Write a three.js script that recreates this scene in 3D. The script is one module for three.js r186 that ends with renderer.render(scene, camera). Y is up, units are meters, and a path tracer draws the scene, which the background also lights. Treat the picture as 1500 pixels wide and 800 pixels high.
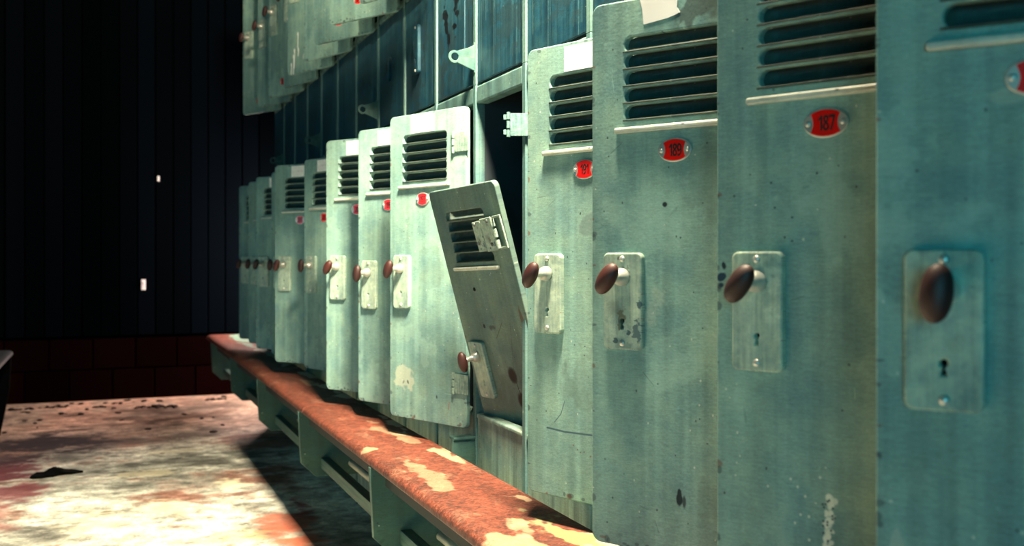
import * as THREE from 'three';
import { RoundedBoxGeometry } from 'three/addons/geometries/RoundedBoxGeometry.js';
import { mergeGeometries } from 'three/addons/utils/BufferGeometryUtils.js';
import { FontLoader } from 'three/addons/loaders/FontLoader.js';
import { TextGeometry } from 'three/addons/geometries/TextGeometry.js';
import { RectAreaLightUniformsLib } from 'three/addons/lights/RectAreaLightUniformsLib.js';

/* ---------- camera, light, exposure ---------- */
const scene = new THREE.Scene();
scene.background = new THREE.Color(0x000000);
const EYE = 0.935, YAW = Math.atan(0.4);
const camera = new THREE.PerspectiveCamera(2 * Math.atan(400 / 1500) * 180 / Math.PI, 1500 / 800, 0.05, 60);
camera.position.set(0, EYE, 0);
camera.lookAt(Math.sin(YAW), EYE, -Math.cos(YAW));
camera.setViewOffset(1500, 800, 0, 22, 1500, 800);
camera.focus = 2.0;
camera.userData.fStop = 5;
const renderer = new THREE.WebGLRenderer({ antialias: true });
renderer.toneMapping = THREE.LinearToneMapping;
renderer.toneMappingExposure = 1.0;
renderer.shadowMap.enabled = true;
RectAreaLightUniformsLib.init();
const LIGHTS = {
  // a tilted roof light over the lockers, an added cool fill far behind on the left, a low one beyond the lockers' end
  skylight: { color: [1.0, 0.82, 0.57], power: 1180, at: [0.67, 2.8, 1.36], size: [0.34, 0.46], n: [0, -0.5, -0.87] },
  window: { color: [0.07, 0.62, 0.80], power: 11, at: [-2.02, 1.35, -4.5], size: [4.0, 1.5], n: [1, 0, 0] },  // added cool fill for the shaded doors, no such opening known
  addedSlitLight: { color: [1.0, 0.82, 0.55], power: 2900, at: [-2.02, 2.1, 1.0], size: [0.5, 0.14], n: [1, 0, 0] },  // added light to brighten the upper doors, not a known window
  addedLowFill: { color: [0.05, 0.62, 0.85], power: 1.4, at: [-2.02, 0.95, 4.2], size: [2.4, 0.7], n: [1, 0, 0] },  // added weak cool fill for the far lower doors
  sideWindow: { color: [1.0, 0.70, 0.60], power: 32, at: [1.38, 1.0, 6.75], size: [0.7, 1.1], n: [-1, 0, 0] },
};
for (const l of Object.values(LIGHTS)) {
  const n = new THREE.Vector3(...l.n).normalize(), p = new THREE.Vector3(l.at[0], l.at[1], -l.at[2]).addScaledVector(n, 0.03);
  const a = new THREE.RectAreaLight(new THREE.Color().setRGB(...l.color), l.power, ...l.size);
  a.position.copy(p); a.lookAt(p.clone().add(n)); scene.add(a);
}

/* ---------- helpers ---------- */
function rng(seed) { let a = seed >>> 0; return () => { a = (a + 0x6D2B79F5) | 0; let t = Math.imul(a ^ (a >>> 15), 1 | a); t = (t + Math.imul(t ^ (t >>> 7), 61 | t)) ^ t; return ((t ^ (t >>> 14)) >>> 0) / 4294967296; }; }
const used = {};
function numbered(name) { const n = used[name] = (used[name] ?? -1) + 1; return n ? `${name}_${String(n).padStart(3, '0')}` : name; }
function shade(o) { o.traverse(m => { if (m.isMesh) { m.castShadow = m.receiveShadow = true; } }); return o; }
function thing(name, label, category, group) {
  const g = new THREE.Group(); g.name = numbered(name); g.userData = { label, category };
  if (group) g.userData.group = group;
  scene.add(g); return g;
}
function part(name, geo, mat, parent, label) {
  const m = new THREE.Mesh(geo, mat); m.name = name; if (label) m.userData.label = label;
  parent.add(m); return m;
}
function struct(name, geo, mat, parent = scene) {
  const m = new THREE.Mesh(geo, mat); m.name = name; m.userData.kind = 'structure'; parent.add(m); return m;
}
function box(x0, x1, y0, y1, z0, z1) { const g = new THREE.BoxGeometry(x1 - x0, y1 - y0, z1 - z0); g.translate((x0 + x1) / 2, (y0 + y1) / 2, (z0 + z1) / 2); return g; }
function rbox(x0, x1, y0, y1, z0, z1, r, seg = 2) { const g = new RoundedBoxGeometry(x1 - x0, y1 - y0, z1 - z0, seg, r); g.translate((x0 + x1) / 2, (y0 + y1) / 2, (z0 + z1) / 2); return g; }
function merge(list) { return mergeGeometries(list.map(g => { const n = g.index ? g.toNonIndexed() : g.clone(); for (const k of Object.keys(n.attributes)) if (!['position', 'normal', 'uv'].includes(k)) n.deleteAttribute(k); return n; })); }
function roundRect(x0, x1, y0, y1, r, s = new THREE.Shape()) {
  s.moveTo(x0 + r, y0); s.lineTo(x1 - r, y0); s.absarc(x1 - r, y0 + r, r, -Math.PI / 2, 0); s.lineTo(x1, y1 - r); s.absarc(x1 - r, y1 - r, r, 0, Math.PI / 2);
  s.lineTo(x0 + r, y1); s.absarc(x0 + r, y1 - r, r, Math.PI / 2, Math.PI); s.lineTo(x0, y0 + r); s.absarc(x0 + r, y0 + r, r, Math.PI, 1.5 * Math.PI);
  return s;
}
const smooth = (a, b, x) => { const t = Math.min(1, Math.max(0, (x - a) / (b - a))); return t * t * (3 - 2 * t); };
// value noise on a W x H grid, cells of cx x cy pixels
function noise(W, H, cx, cy, seed) {
  const r = rng(seed), gw = Math.ceil(W / cx) + 2, gh = Math.ceil(H / cy) + 2, g = new Float32Array(gw * gh), out = new Float32Array(W * H);
  for (let i = 0; i < g.length; i++) g[i] = r();
  for (let y = 0; y < H; y++) {
    const fy = y / cy, iy = fy | 0, ty = fy - iy, sy = ty * ty * (3 - 2 * ty);
    for (let x = 0; x < W; x++) {
      const fx = x / cx, ix = fx | 0, tx = fx - ix, sx = tx * tx * (3 - 2 * tx), o = iy * gw + ix;
      out[y * W + x] = (g[o] * (1 - sx) + g[o + 1] * sx) * (1 - sy) + (g[o + gw] * (1 - sx) + g[o + gw + 1] * sx) * sy;
    }
  }
  return out;
}
function fbm(W, H, cx, cy, seed, oct = 4) {
  const out = new Float32Array(W * H); let amp = 0.5, sum = 0;
  for (let k = 0; k < oct && cx >= 1 && cy >= 1; k++) { const n = noise(W, H, cx, cy, seed + k * 17); for (let i = 0; i < out.length; i++) out[i] += n[i] * amp; sum += amp; amp *= 0.55; cx = Math.max(1, cx / 2); cy = Math.max(1, cy / 2); }
  for (let i = 0; i < out.length; i++) out[i] /= sum;
  return out;
}
class Paint {
  constructor(W, H) { this.W = W; this.H = H; this.d = new Float32Array(W * H * 3); }
  fill(fn) { const { W, H, d } = this; for (let i = 0, n = W * H; i < n; i++) { const c = fn(i, i % W, (i / W) | 0); d[3 * i] = c[0]; d[3 * i + 1] = c[1]; d[3 * i + 2] = c[2]; } return this; }
  mixAt(i, c, a) { const d = this.d; for (let k = 0; k < 3; k++) d[3 * i + k] += (c[k] - d[3 * i + k]) * a; }
  // soft ellipse at u, v (0..1) with radii as shares of width and height; mask is an optional noise field that eats its edge
  blob(u, v, ru, rv, ang, c, a, mask, cut = 0.5) {
    const { W, H } = this, cx = u * W, cy = v * H, R = Math.max(ru * W, rv * H) * (mask ? 1.75 : 1.2), ca = Math.cos(ang), sa = Math.sin(ang);
    for (let y = Math.max(0, (cy - R) | 0); y < Math.min(H, cy + R); y++) for (let x = Math.max(0, (cx - R) | 0); x < Math.min(W, cx + R); x++) {
      const dx = x - cx, dy = y - cy, p = (dx * ca + dy * sa) / (ru * W), q = (-dx * sa + dy * ca) / (rv * H), r = Math.sqrt(p * p + q * q);
      const k = mask ? (r < 1.7 ? smooth(-0.06, cut * 0.6, 0.75 - r * 0.85 + (mask[y * W + x] - 0.5) * 2.4) * (1 - smooth(1.3, 1.7, r)) : 0) : 1 - smooth(0.55, 1.15, r);
      if (k > 0) this.mixAt(y * W + x, c, a * k);
    }
    return this;
  }
  line(pts, wpx, c, a) {
    const { W, H } = this;
    for (let s = 0; s + 1 < pts.length; s++) {
      const [x0, y0] = [pts[s][0] * W, pts[s][1] * H], [x1, y1] = [pts[s + 1][0] * W, pts[s + 1][1] * H], L = Math.hypot(x1 - x0, y1 - y0) || 1;
      for (let t = 0; t <= L; t += 0.5) {
        const px = x0 + (x1 - x0) * t / L, py = y0 + (y1 - y0) * t / L;
        for (let y = Math.floor(py - wpx); y <= py + wpx; y++) for (let x = Math.floor(px - wpx); x <= px + wpx; x++) {
          if (x < 0 || y < 0 || x >= W || y >= H) continue;
          const k = 1 - smooth(wpx * 0.4, wpx, Math.hypot(x - px, y - py)); if (k > 0) this.mixAt(y * W + x, c, a * k * 0.6);
        }
      }
    }
    return this;
  }
  texture() {
    const { W, H, d } = this, b = new Uint8Array(W * H * 4);
    for (let i = 0; i < W * H; i++) { for (let k = 0; k < 3; k++) b[4 * i + k] = Math.max(0, Math.min(255, d[3 * i + k])); b[4 * i + 3] = 255; }
    return tex(b, W, H, true);
  }
}
function tex(b, W, H, srgb) {
  const t = new THREE.DataTexture(b, W, H, THREE.RGBAFormat); t.magFilter = THREE.LinearFilter; t.minFilter = THREE.LinearMipmapLinearFilter; t.generateMipmaps = true;
  t.wrapS = t.wrapT = THREE.RepeatWrapping; if (srgb) t.colorSpace = THREE.SRGBColorSpace; t.needsUpdate = true; return t;
}
function grey(f, W, H) { const b = new Uint8Array(W * H * 4); for (let i = 0; i < W * H; i++) { const v = Math.max(0, Math.min(255, f[i] * 255)); b[4 * i] = b[4 * i + 1] = b[4 * i + 2] = v; b[4 * i + 3] = 255; } return tex(b, W, H, false); }
function setUV(g, fn) { const p = g.attributes.position, uv = new Float32Array(p.count * 2); for (let i = 0; i < p.count; i++) { const c = fn(p.getX(i), p.getY(i), p.getZ(i)); uv[2 * i] = c[0]; uv[2 * i + 1] = c[1]; } g.setAttribute('uv', new THREE.BufferAttribute(uv, 2)); return g; }
const std = (hex, rough = 0.6, metal = 0, extra = {}) => new THREE.MeshStandardMaterial({ color: hex, roughness: rough, metalness: metal, ...extra });

/* ---------- sizes ---------- */
const FRONT = 0.9, PITCH = 0.335, SILL = 0.534, W = 0.325, H = 0.838, DOOR_Y = 0.492, MID_Y = 1.382, UP_Y = 1.745;
const Zk = k => 2.503 + PITCH * k;

/* ---------- paint on the metal ---------- */
const PW = 512, PH = 1280;
const bumpTex = (() => { const a = fbm(512, 512, 5, 2, 5, 3), b = fbm(512, 512, 90, 90, 6, 3), f = new Float32Array(512 * 512); for (let i = 0; i < f.length; i++) f[i] = 0.35 * a[i] + 0.65 * b[i]; return grey(f, 512, 512); })();
function paintSheet(seed, base, { streak = 1, dirt = 1, marks } = {}) {
  const r = rng(seed), p = new Paint(PW, PH);
  const big = fbm(PW, PH, 200, 260, seed + 1, 4), st = fbm(PW, PH, 26, 620, seed + 2, 4), fine = noise(PW, PH, 3, 1.2, seed + 3), weave = noise(PW, PH, 14, 1.5, seed + 4), mid = fbm(PW, PH, 60, 60, seed + 5, 4);
  p.fill(i => {
    let k = 1 + (big[i] - 0.5) * 0.34 + (st[i] - 0.5) * 0.26 * streak + (fine[i] - 0.5) * 0.12 + (weave[i] - 0.5) * 0.10 + (mid[i] - 0.5) * 0.16;
    const w = (mid[i] - 0.5) * 18 + (big[i] - 0.5) * 16;
    return [base[0] * k + w, base[1] * k + w * 0.35, base[2] * k - w * 0.5];
  });
  const n = mid, pale = base.map((v, q) => v * 1.26 + (q < 1 ? 8 : 2)), dark = base.map(v => v * 0.7);
  for (let i = 0; i < 60 * dirt; i++) p.blob(r(), r(), 0.005 + 0.02 * r() * r(), 0.003 + 0.012 * r() * r(), r() * 3, r() < 0.6 ? pale : dark, 0.12 + 0.25 * r(), n, 0.9);
  for (let i = 0; i < 90 * dirt; i++) p.blob(r(), r(), 0.003 + 0.003 * r(), 0.0012 + 0.0015 * r(), 0, r() < 0.4 ? [215, 218, 200] : [48, 60, 62], 0.75);
  for (let i = 0; i < 9 * dirt; i++) { const u = r(), v = r(), l = 0.02 + 0.07 * r(), a = r() * 6.28; p.line([[u, v], [u + Math.cos(a) * l, v + Math.sin(a) * l * 0.4]], 1.3, r() < 0.5 ? pale : dark, 0.45); }
  for (let i = 0; i < 5; i++) p.blob(r(), r(), 0.10 + 0.1 * r(), 0.05 + 0.07 * r(), r(), r() < 0.5 ? pale : dark, 0.22, n, 0.4);
  // worn edges
  for (let i = 0; i < 46 * dirt; i++) { const e = r(); const u = e < 0.4 ? r() * 0.012 : e < 0.55 ? 1 - r() * 0.012 : r(), v = e < 0.55 ? r() : (r() < 0.75 ? r() * 0.012 : 1 - r() * 0.008); p.blob(u, v, 0.008 + 0.012 * r(), 0.002 + 0.004 * r(), 0, r() < 0.2 ? [110, 72, 60] : [56, 72, 76], 0.5, n, 0.6); }
  if (marks) marks(p, n, r);
  return p.texture();
}
const PAINT = [120, 155, 147];
const sheetMat = (map, rough = 0.55, extra = {}) => new THREE.MeshPhysicalMaterial({ map, roughness: rough, metalness: 0, specularIntensity: 0.45, bumpMap: bumpTex, bumpScale: 0.0006, ...extra });
const generic = [11, 23, 37].map(s => sheetMat(paintSheet(s, PAINT)));
const doorMats = {
  '-3': sheetMat(paintSheet(101, PAINT, { marks: (p, n, r) => {
    p.line([[0.16, 0.150], [0.3, 0.147], [0.5, 0.149], [0.7, 0.155], [0.8, 0.161]], 3.2, [64, 92, 104], 0.9);
    p.line([[0.22, 0.165], [0.27, 0.185], [0.30, 0.215]], 1.8, [70, 96, 106], 0.8);
    for (let i = 0; i < 16; i++) p.blob(0.35 + 0.45 * r(), 0.10 + 0.03 * r(), 0.006, 0.002, 0, [110, 74, 66], 0.7);
    p.blob(0.5, 0.6, 0.08, 0.02, 0.3, [96, 116, 116], 0.5, n); p.blob(0.75, 0.35, 0.25, 0.12, 0.2, [108, 130, 128], 0.35, n);
  } })),
  '-4': sheetMat(paintSheet(131, PAINT, { marks: (p, n) => {
    p.blob(0.475, 0.117, 0.02, 0.018, 0.1, [24, 40, 46], 0.95, n, 0.38); p.blob(0.50, 0.10, 0.01, 0.012, 0, [44, 56, 60], 0.8);
    p.blob(0.40, 0.6235, 0.014, 0.005, 0, [30, 40, 44], 0.95);
    p.blob(0.6, 0.97, 0.2, 0.035, 0.1, [70, 86, 84], 0.75, n, 0.4); p.blob(0.86, 0.985, 0.12, 0.02, 0, [60, 72, 72], 0.7, n, 0.4);
    p.blob(0.3, 0.42, 0.14, 0.03, 0.6, [190, 194, 176], 0.3, n); p.blob(0.86, 0.16, 0.1, 0.03, 0, [84, 104, 106], 0.4, n);
  } })),
  '-5': sheetMat(paintSheet(151, PAINT, { marks: (p, n, r) => {
    for (let i = 0; i < 46; i++) { const t = r(); p.blob(0.455 + 0.03 * (r() - 0.5) + 0.02 * t, 0.112 + 0.08 * t, 0.008 + 0.008 * r(), 0.003 + 0.003 * r(), r() * 3, [216, 222, 204], 0.8); }
    for (let i = 0; i < 20; i++) { const t = r(); p.blob(0.465 + 0.05 * (r() - 0.5), 0.112 + 0.08 * t, 0.005, 0.002, 0, [50, 66, 70], 0.8); }
    for (let i = 0; i < 10; i++) p.blob(0.3 + 0.2 * r(), 0.12 + 0.1 * r(), 0.006, 0.0025, 0, [220, 222, 204], 0.7);
    p.blob(0.025, 0.5, 0.02, 0.006, 0.2, [30, 56, 76], 0.95, n, 0.4); p.blob(0.03, 0.517, 0.012, 0.008, 0.2, [26, 40, 48], 0.9, n, 0.4); p.blob(0.02, 0.487, 0.012, 0.004, 0, [30, 56, 76], 0.9);
    p.blob(0.93, 0.475, 0.025, 0.006, 0.3, [40, 66, 84], 0.95, n, 0.4);
  } })),
  '-6': sheetMat(paintSheet(171, PAINT, { marks: (p, n) => {
    p.line([[0.62, 0.45], [0.68, 0.5], [0.71, 0.54]], 4, [78, 100, 106], 0.5);
    p.blob(0.35, 0.7, 0.05, 0.008, 0, [170, 178, 164], 0.4, n); p.blob(0.06, 0.2, 0.02, 0.05, 0, [172, 180, 166], 0.5, n, 0.42);
  } })),
  '0': sheetMat(paintSheet(191, PAINT, { marks: (p, n) => {
    p.blob(0.22, 0.135, 0.12, 0.05, 0.2, [196, 196, 176], 0.55, n, 0.36); p.blob(0.25, 0.12, 0.012, 0.008, 0.6, [70, 80, 78], 0.85); p.blob(0.19, 0.118, 0.02, 0.004, 0.8, [84, 92, 88], 0.6);
    p.blob(0.75, 0.09, 0.012, 0.012, 0, [34, 46, 50], 0.9, n, 0.4); p.blob(0.63, 0.085, 0.01, 0.006, 0, [44, 56, 60], 0.8);
    p.line([[0.78, 0.05], [0.79, 0.075]], 2, [150, 60, 54], 0.8); p.blob(0.13, 0.53, 0.03, 0.04, 0, [210, 210, 190], 0.5, n, 0.42);
  } })),
  broken: sheetMat(paintSheet(211, [92, 116, 108], { marks: (p, n) => {
    p.blob(0.6, 0.44, 0.062, 0.026, 0.3, [4, 10, 14], 1); p.blob(0.66, 0.365, 0.07, 0.026, 0.2, [4, 10, 14], 1);
    p.line([[0.62, 0.44], [0.64, 0.4], [0.67, 0.36], [0.68, 0.27], [0.7, 0.18], [0.7, 0.05]], 2.6, [20, 28, 32], 0.9);
    p.line([[0.63, 0.45], [0.72, 0.56], [0.75, 0.6]], 1.5, [56, 66, 66], 0.7);
    p.line([[0.5, 0.55], [0.64, 0.6]], 2, [60, 70, 70], 0.7); p.blob(0.9, 0.4, 0.03, 0.012, 0, [22, 30, 34], 0.9, n, 0.36); p.blob(0.85, 0.49, 0.06, 0.012, 0.7, [150, 160, 154], 0.5, n, 0.4);
    p.blob(0.93, 0.6, 0.02, 0.06, 0.1, [80, 66, 56], 0.7, n, 0.4); p.blob(0.45, 0.585, 0.06, 0.01, 0, [58, 68, 68], 0.8, n, 0.38); p.blob(0.36, 0.585, 0.018, 0.007, 0, [16, 22, 24], 0.95);
  } })),
};
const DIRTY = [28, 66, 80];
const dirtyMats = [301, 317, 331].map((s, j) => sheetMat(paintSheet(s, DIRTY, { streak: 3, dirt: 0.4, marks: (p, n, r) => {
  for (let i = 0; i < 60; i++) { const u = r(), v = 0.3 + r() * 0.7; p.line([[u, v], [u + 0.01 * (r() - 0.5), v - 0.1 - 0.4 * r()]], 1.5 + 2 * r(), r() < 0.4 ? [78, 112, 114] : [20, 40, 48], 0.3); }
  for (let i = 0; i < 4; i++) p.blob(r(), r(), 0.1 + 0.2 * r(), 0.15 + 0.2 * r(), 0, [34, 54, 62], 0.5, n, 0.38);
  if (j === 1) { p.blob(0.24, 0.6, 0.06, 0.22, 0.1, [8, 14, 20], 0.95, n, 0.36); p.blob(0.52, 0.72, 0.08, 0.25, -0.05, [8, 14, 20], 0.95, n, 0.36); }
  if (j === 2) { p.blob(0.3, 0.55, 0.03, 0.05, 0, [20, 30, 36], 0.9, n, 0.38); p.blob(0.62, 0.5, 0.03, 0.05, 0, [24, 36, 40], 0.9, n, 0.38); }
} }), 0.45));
const frameMat = sheetMat(paintSheet(401, [82, 114, 112], { streak: 2, dirt: 1.6 }));
const kickMat = sheetMat(paintSheet(411, [126, 152, 140], { streak: 2 }));
const insideMat = std(0x1c2a31, 0.85);
const bracketMat = sheetMat(paintSheet(421, [66, 96, 88], { dirt: 1.5 }));
const plateMats = [[144, 168, 154], [156, 178, 162]].map((c, j) => sheetMat(paintSheet(431 + j, c, { dirt: 1 }), 0.42));
const chippedPlate = sheetMat(paintSheet(441, [146, 168, 154], { dirt: 1.5, marks: (p, n) => {
  p.blob(0.9, 0.2, 0.12, 0.09, 0, [74, 98, 104], 0.9, n, 0.36); p.blob(0.95, 0.48, 0.06, 0.05, 0, [70, 94, 100], 0.9, n, 0.36); p.blob(0.3, 0.08, 0.1, 0.03, 0, [60, 84, 92], 0.9, n, 0.36);
  p.blob(0.46, 0.3, 0.1, 0.09, 0, [96, 100, 84], 0.8, n, 0.34); p.blob(0.66, 0.18, 0.06, 0.025, 0, [66, 90, 98], 0.9, n, 0.36); p.blob(0.62, 0.8, 0.12, 0.06, 0, [96, 112, 108], 0.7, n, 0.36); p.blob(0.45, 0.94, 0.12, 0.03, 0, [60, 62, 60], 0.6, n, 0.36);
} }), 0.42);
const louvreMat = sheetMat(paintSheet(461, [70, 82, 74], { streak: 1.5, dirt: 1 }), 0.6);   // darkened colour stands in for shade inside the louvre slots
const steel = std(0xc2c6bd, 0.34, 0.55), darkSteel = std(0x59625f, 0.5, 0.4), brightTrim = sheetMat(paintSheet(451, [176, 184, 172], { dirt: 0.6 }), 0.32);
const knobMats = [0x300b07, 0x260906, 0x380f08].map(c => new THREE.MeshPhysicalMaterial({ color: c, roughness: 0.58, clearcoat: 0.12, clearcoatRoughness: 0.5 }));
const red = new THREE.MeshPhysicalMaterial({ color: 0xdd0f06, roughness: 0.32, clearcoat: 0.5, clearcoatRoughness: 0.2 });
const ink = std(0x16090a, 0.6), paperMat = std(0xeeefe6, 0.85), keyDark = std(0x0a0c0d, 0.9);

/* ---------- door geometry: hinge line at x = 0, free edge at x = -W, front towards +z ---------- */
const LOUVRE_X = [-W + 0.060, -W + 0.246], LOUVRE_Y = i => 0.653 + 0.0262 * i, SLOT = 0.0232;
function doorPanel(w, h, { louvres = true, key = true, keyAt = [-W + 0.061, 0.343], r = 0.016, t = 0.014 } = {}) {
  const s = roundRect(-w, 0, 0, h, r);
  if (louvres) for (let i = 0; i < 5; i++) s.holes.push(roundRect(LOUVRE_X[0], LOUVRE_X[1], LOUVRE_Y(i), LOUVRE_Y(i) + SLOT, SLOT / 2 - 0.0001, new THREE.Path()));
  if (key) { const hole = new THREE.Path(); hole.absarc(keyAt[0], keyAt[1], 0.012, 0, Math.PI * 2, true); s.holes.push(hole); }
  const g = new THREE.ExtrudeGeometry(s, { depth: t - 0.005, bevelEnabled: true, bevelThickness: 0.0025, bevelSize: 0.0025, bevelOffset: -0.0025, bevelSegments: 3, curveSegments: 8 });
  g.translate(0, 0, 0.0025);
  return setUV(g, (x, y) => [(x + w) / w, y / h]);
}
const DOOR_T = 0.014;
const geo = {};
geo.door = doorPanel(W, H);
// pressed louvre: a curved blade rising from a proud lip back behind the slot
geo.louvre = (() => {
  const n = 28, prof = [[-0.0004, 0.0005], [-0.0014, 0.0028], [-0.0006, 0.0042], [0.0010, 0.0040], [0.0016, 0.002], [0.0021, -0.005], [0.0032, -0.013], [0.0062, -0.020], [0.0110, -0.0245], [0.0170, -0.0262], [0.0235, -0.0255], [0.0255, -0.020]], m = prof.length;
  const x0 = LOUVRE_X[0] - 0.004, x1 = LOUVRE_X[1] + 0.004, pos = [], idx = [];
  for (let i = 0; i <= n; i++) {
    const t = i / n, e = Math.min(t, 1 - t) * (x1 - x0), q = Math.sqrt(Math.min(1, e / 0.022) * (2 - Math.min(1, e / 0.022)));
    for (const [y, z] of prof) pos.push(x0 + (x1 - x0) * t, 0.0005 + y * (y > 0.003 ? 0.55 + 0.45 * q : 1), DOOR_T - 0.0005 + z * (z > 0 ? Math.min(1, 0.25 + q) : q) - 0.0008);
  }
  for (let i = 0; i < n; i++) for (let j = 0; j < m - 1; j++) { const a = i * m + j, b = a + 1, c = a + m, d = c + 1; idx.push(a, c, b, b, c, d); }
  const g = new THREE.BufferGeometry(); g.setAttribute('position', new THREE.Float32BufferAttribute(pos, 3)); g.setIndex(idx); g.computeVertexNormals();
  return setUV(g, (x, y, z) => [(x + W) / W, 0.1 + y + z * 3]);
})();
geo.trim = setUV(rbox(-W + 0.045, -W + 0.262, 0.6335, 0.6425, DOOR_T - 0.001, DOOR_T + 0.0085, 0.0035, 3), (x, y, z) => [x * 2, y * 2 + z]);
function platePlan(x0, x1, y0, y1, keyhole = true) {
  const s = roundRect(x0, x1, y0, y1, 0.009);
  if (keyhole) {
    const kx = (x0 + x1) / 2, ky = y0 + 0.042, p = new THREE.Path(); p.moveTo(kx + 0.0018, ky); p.lineTo(kx + 0.0022, ky - 0.009); p.lineTo(kx - 0.0022, ky - 0.009); p.lineTo(kx - 0.0018, ky); p.absarc(kx, ky + 0.0022, 0.0034, Math.PI * 1.3, -Math.PI * 0.3, true); s.holes.push(p);
  }
  const g = new THREE.ExtrudeGeometry(s, { depth: 0.0060, bevelEnabled: true, bevelThickness: 0.003, bevelSize: 0.003, bevelOffset: -0.003, bevelSegments: 4, curveSegments: 8 });
  // keyhole edges stay crisp: shift only
  g.translate(0, 0, 0.001);
  return setUV(g, (x, y) => [(x - x0) / (x1 - x0), (y - y0) / (y1 - y0)]);
}
const PX = [-W + 0.027, -W + 0.096], PY = [0.303, 0.451], KX = (PX[0] + PX[1]) / 2 + 0.0005, KY = 0.414;
geo.plate = platePlan(PX[0], PX[1], PY[0], PY[1]); geo.plate.translate(0, 0, DOOR_T);
geo.keyBack = new THREE.CircleGeometry(0.011, 16); geo.keyBack.translate(-W + 0.061, 0.343, DOOR_T - 0.006);
const screwProfile = [[0, 0.0036], [0.0022, 0.0034], [0.0040, 0.0024], [0.0050, 0.0008], [0.0052, -0.001]].map(p => new THREE.Vector2(...p)).reverse();
geo.screw = new THREE.LatheGeometry(screwProfile, 14); geo.screw.rotateX(Math.PI / 2);
geo.spindle = new THREE.LatheGeometry([[0, -0.001], [0.0135, -0.001], [0.0138, 0.004], [0.0125, 0.011], [0.0098, 0.015], [0.0068, 0.018], [0.0062, 0.030], [0.0085, 0.036], [0, 0.038]].map(p => new THREE.Vector2(...p)), 22); geo.spindle.rotateX(Math.PI / 2);
geo.knob = (() => {   // oval lever knob, pinched where the spindle enters
  const g = new THREE.SphereGeometry(1, 32, 22), p = g.attributes.position;
  for (let i = 0; i < p.count; i++) { const x = p.getX(i), y = p.getY(i), z = p.getZ(i), pr = 1 - 0.08 * (1 - y * y); p.setXYZ(i, x * 0.0155 * pr, y * 0.0275 * (1 - 0.04 * y * y), (z > 0 ? z * 0.0125 : z * 0.0105)); }
  g.computeVertexNormals(); return g;
})();
geo.numberPlate = (() => { const s = new THREE.Shape(); s.absellipse(0, 0, 0.028, 0.0178, 0, Math.PI * 2); const g = new THREE.ExtrudeGeometry(s, { depth: 0.0006, bevelEnabled: true, bevelThickness: 0.0012, bevelSize: 0.0016, bevelOffset: -0.0016, bevelSegments: 3, curveSegments: 36 }); g.translate(0, 0, 0.0012); return g; })();
geo.enamel = (() => {
  const s = new THREE.Shape(), a = 0.0258, b = 0.0158, N = 24, x0 = 0.0185, th = Math.acos(x0 / a), pts = [];
  for (let i = 0; i <= N; i++) { const t = th + (Math.PI - 2 * th) * i / N; pts.push([a * Math.cos(t), b * Math.sin(t)]); }
  const yb = b * Math.sin(th); for (let i = 1; i < 8; i++) { const t = i / 8, y = yb * (1 - 2 * t); pts.push([-x0 + 0.0032 * Math.sin(Math.PI * t), y]); }
  for (let i = 0; i <= N; i++) { const t = Math.PI + th + (Math.PI - 2 * th) * i / N; pts.push([a * Math.cos(t), b * Math.sin(t)]); }
  for (let i = 1; i < 8; i++) { const t = i / 8, y = -yb * (1 - 2 * t); pts.push([x0 - 0.0032 * Math.sin(Math.PI * t), y]); }
  pts.forEach(([x, y], i) => i ? s.lineTo(x, y) : s.moveTo(x, y));
  const g = new THREE.ExtrudeGeometry(s, { depth: 0.0005, bevelEnabled: true, bevelThickness: 0.0003, bevelSize: 0.0003, bevelOffset: -0.0003, bevelSegments: 2 }); g.translate(0, 0, 0.0026); return g;
})();
const font = await new FontLoader().loadAsync('fonts/droid/droid_sans_bold.typeface.json');
const digitGeo = {};
function digits(n) {
  if (!digitGeo[n]) { const list = []; let x = 0; for (const c of String(n)) { const g = new TextGeometry(c, { font, size: 0.0185, depth: 0.0003, curveSegments: 5, bevelEnabled: false }); g.computeBoundingBox(); const b = g.boundingBox; g.scale(0.62, 1, 1); g.translate(x - b.min.x * 0.62, 0, 0); x += (b.max.x - b.min.x) * 0.62 + 0.0028; list.push(g); } const m = merge(list); m.translate(-(x - 0.0028) / 2, -0.0092, 0.0033); digitGeo[n] = m; }
  return digitGeo[n];
}
geo.paper = setUV(new THREE.BoxGeometry(0.098, 0.046, 0.0006), (x, y) => [x / 0.098 + 0.5, y / 0.046 + 0.5]);
geo.tornPaper = (() => { const s = new THREE.Shape(); [[0, 0.002], [0.004, -0.014], [0.006, -0.036], [0.026, -0.034], [0.046, -0.032], [0.06, -0.029], [0.068, -0.026], [0.063, -0.018], [0.064, -0.008], [0.06, 0.001], [0.03, 0.004]].forEach(([x, y], i) => i ? s.lineTo(x, y) : s.moveTo(x, y)); return new THREE.ExtrudeGeometry(s, { depth: 0.0007, bevelEnabled: false }); })();
const paperMats = [[0.2, 0.1], [0.6, 0.4]].map(([a], j) => { const p = new Paint(128, 64), n = fbm(128, 64, 12, 10, 77 + j, 3), r = rng(50 + j); p.fill(i => { const k = 236 + (n[i] - 0.5) * 36; return [k, k, k - 6]; }); for (let i = 0; i < 9; i++) { const x = 0.3 + 0.4 * r(), y = 0.45 + 0.12 * r(); p.line([[x, y], [x + 0.05, y + 0.06 * (r() - 0.5)]], 1.4, [178, 180, 176], 0.7); } return new THREE.MeshStandardMaterial({ map: p.texture(), roughness: 0.85 }); });
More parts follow.
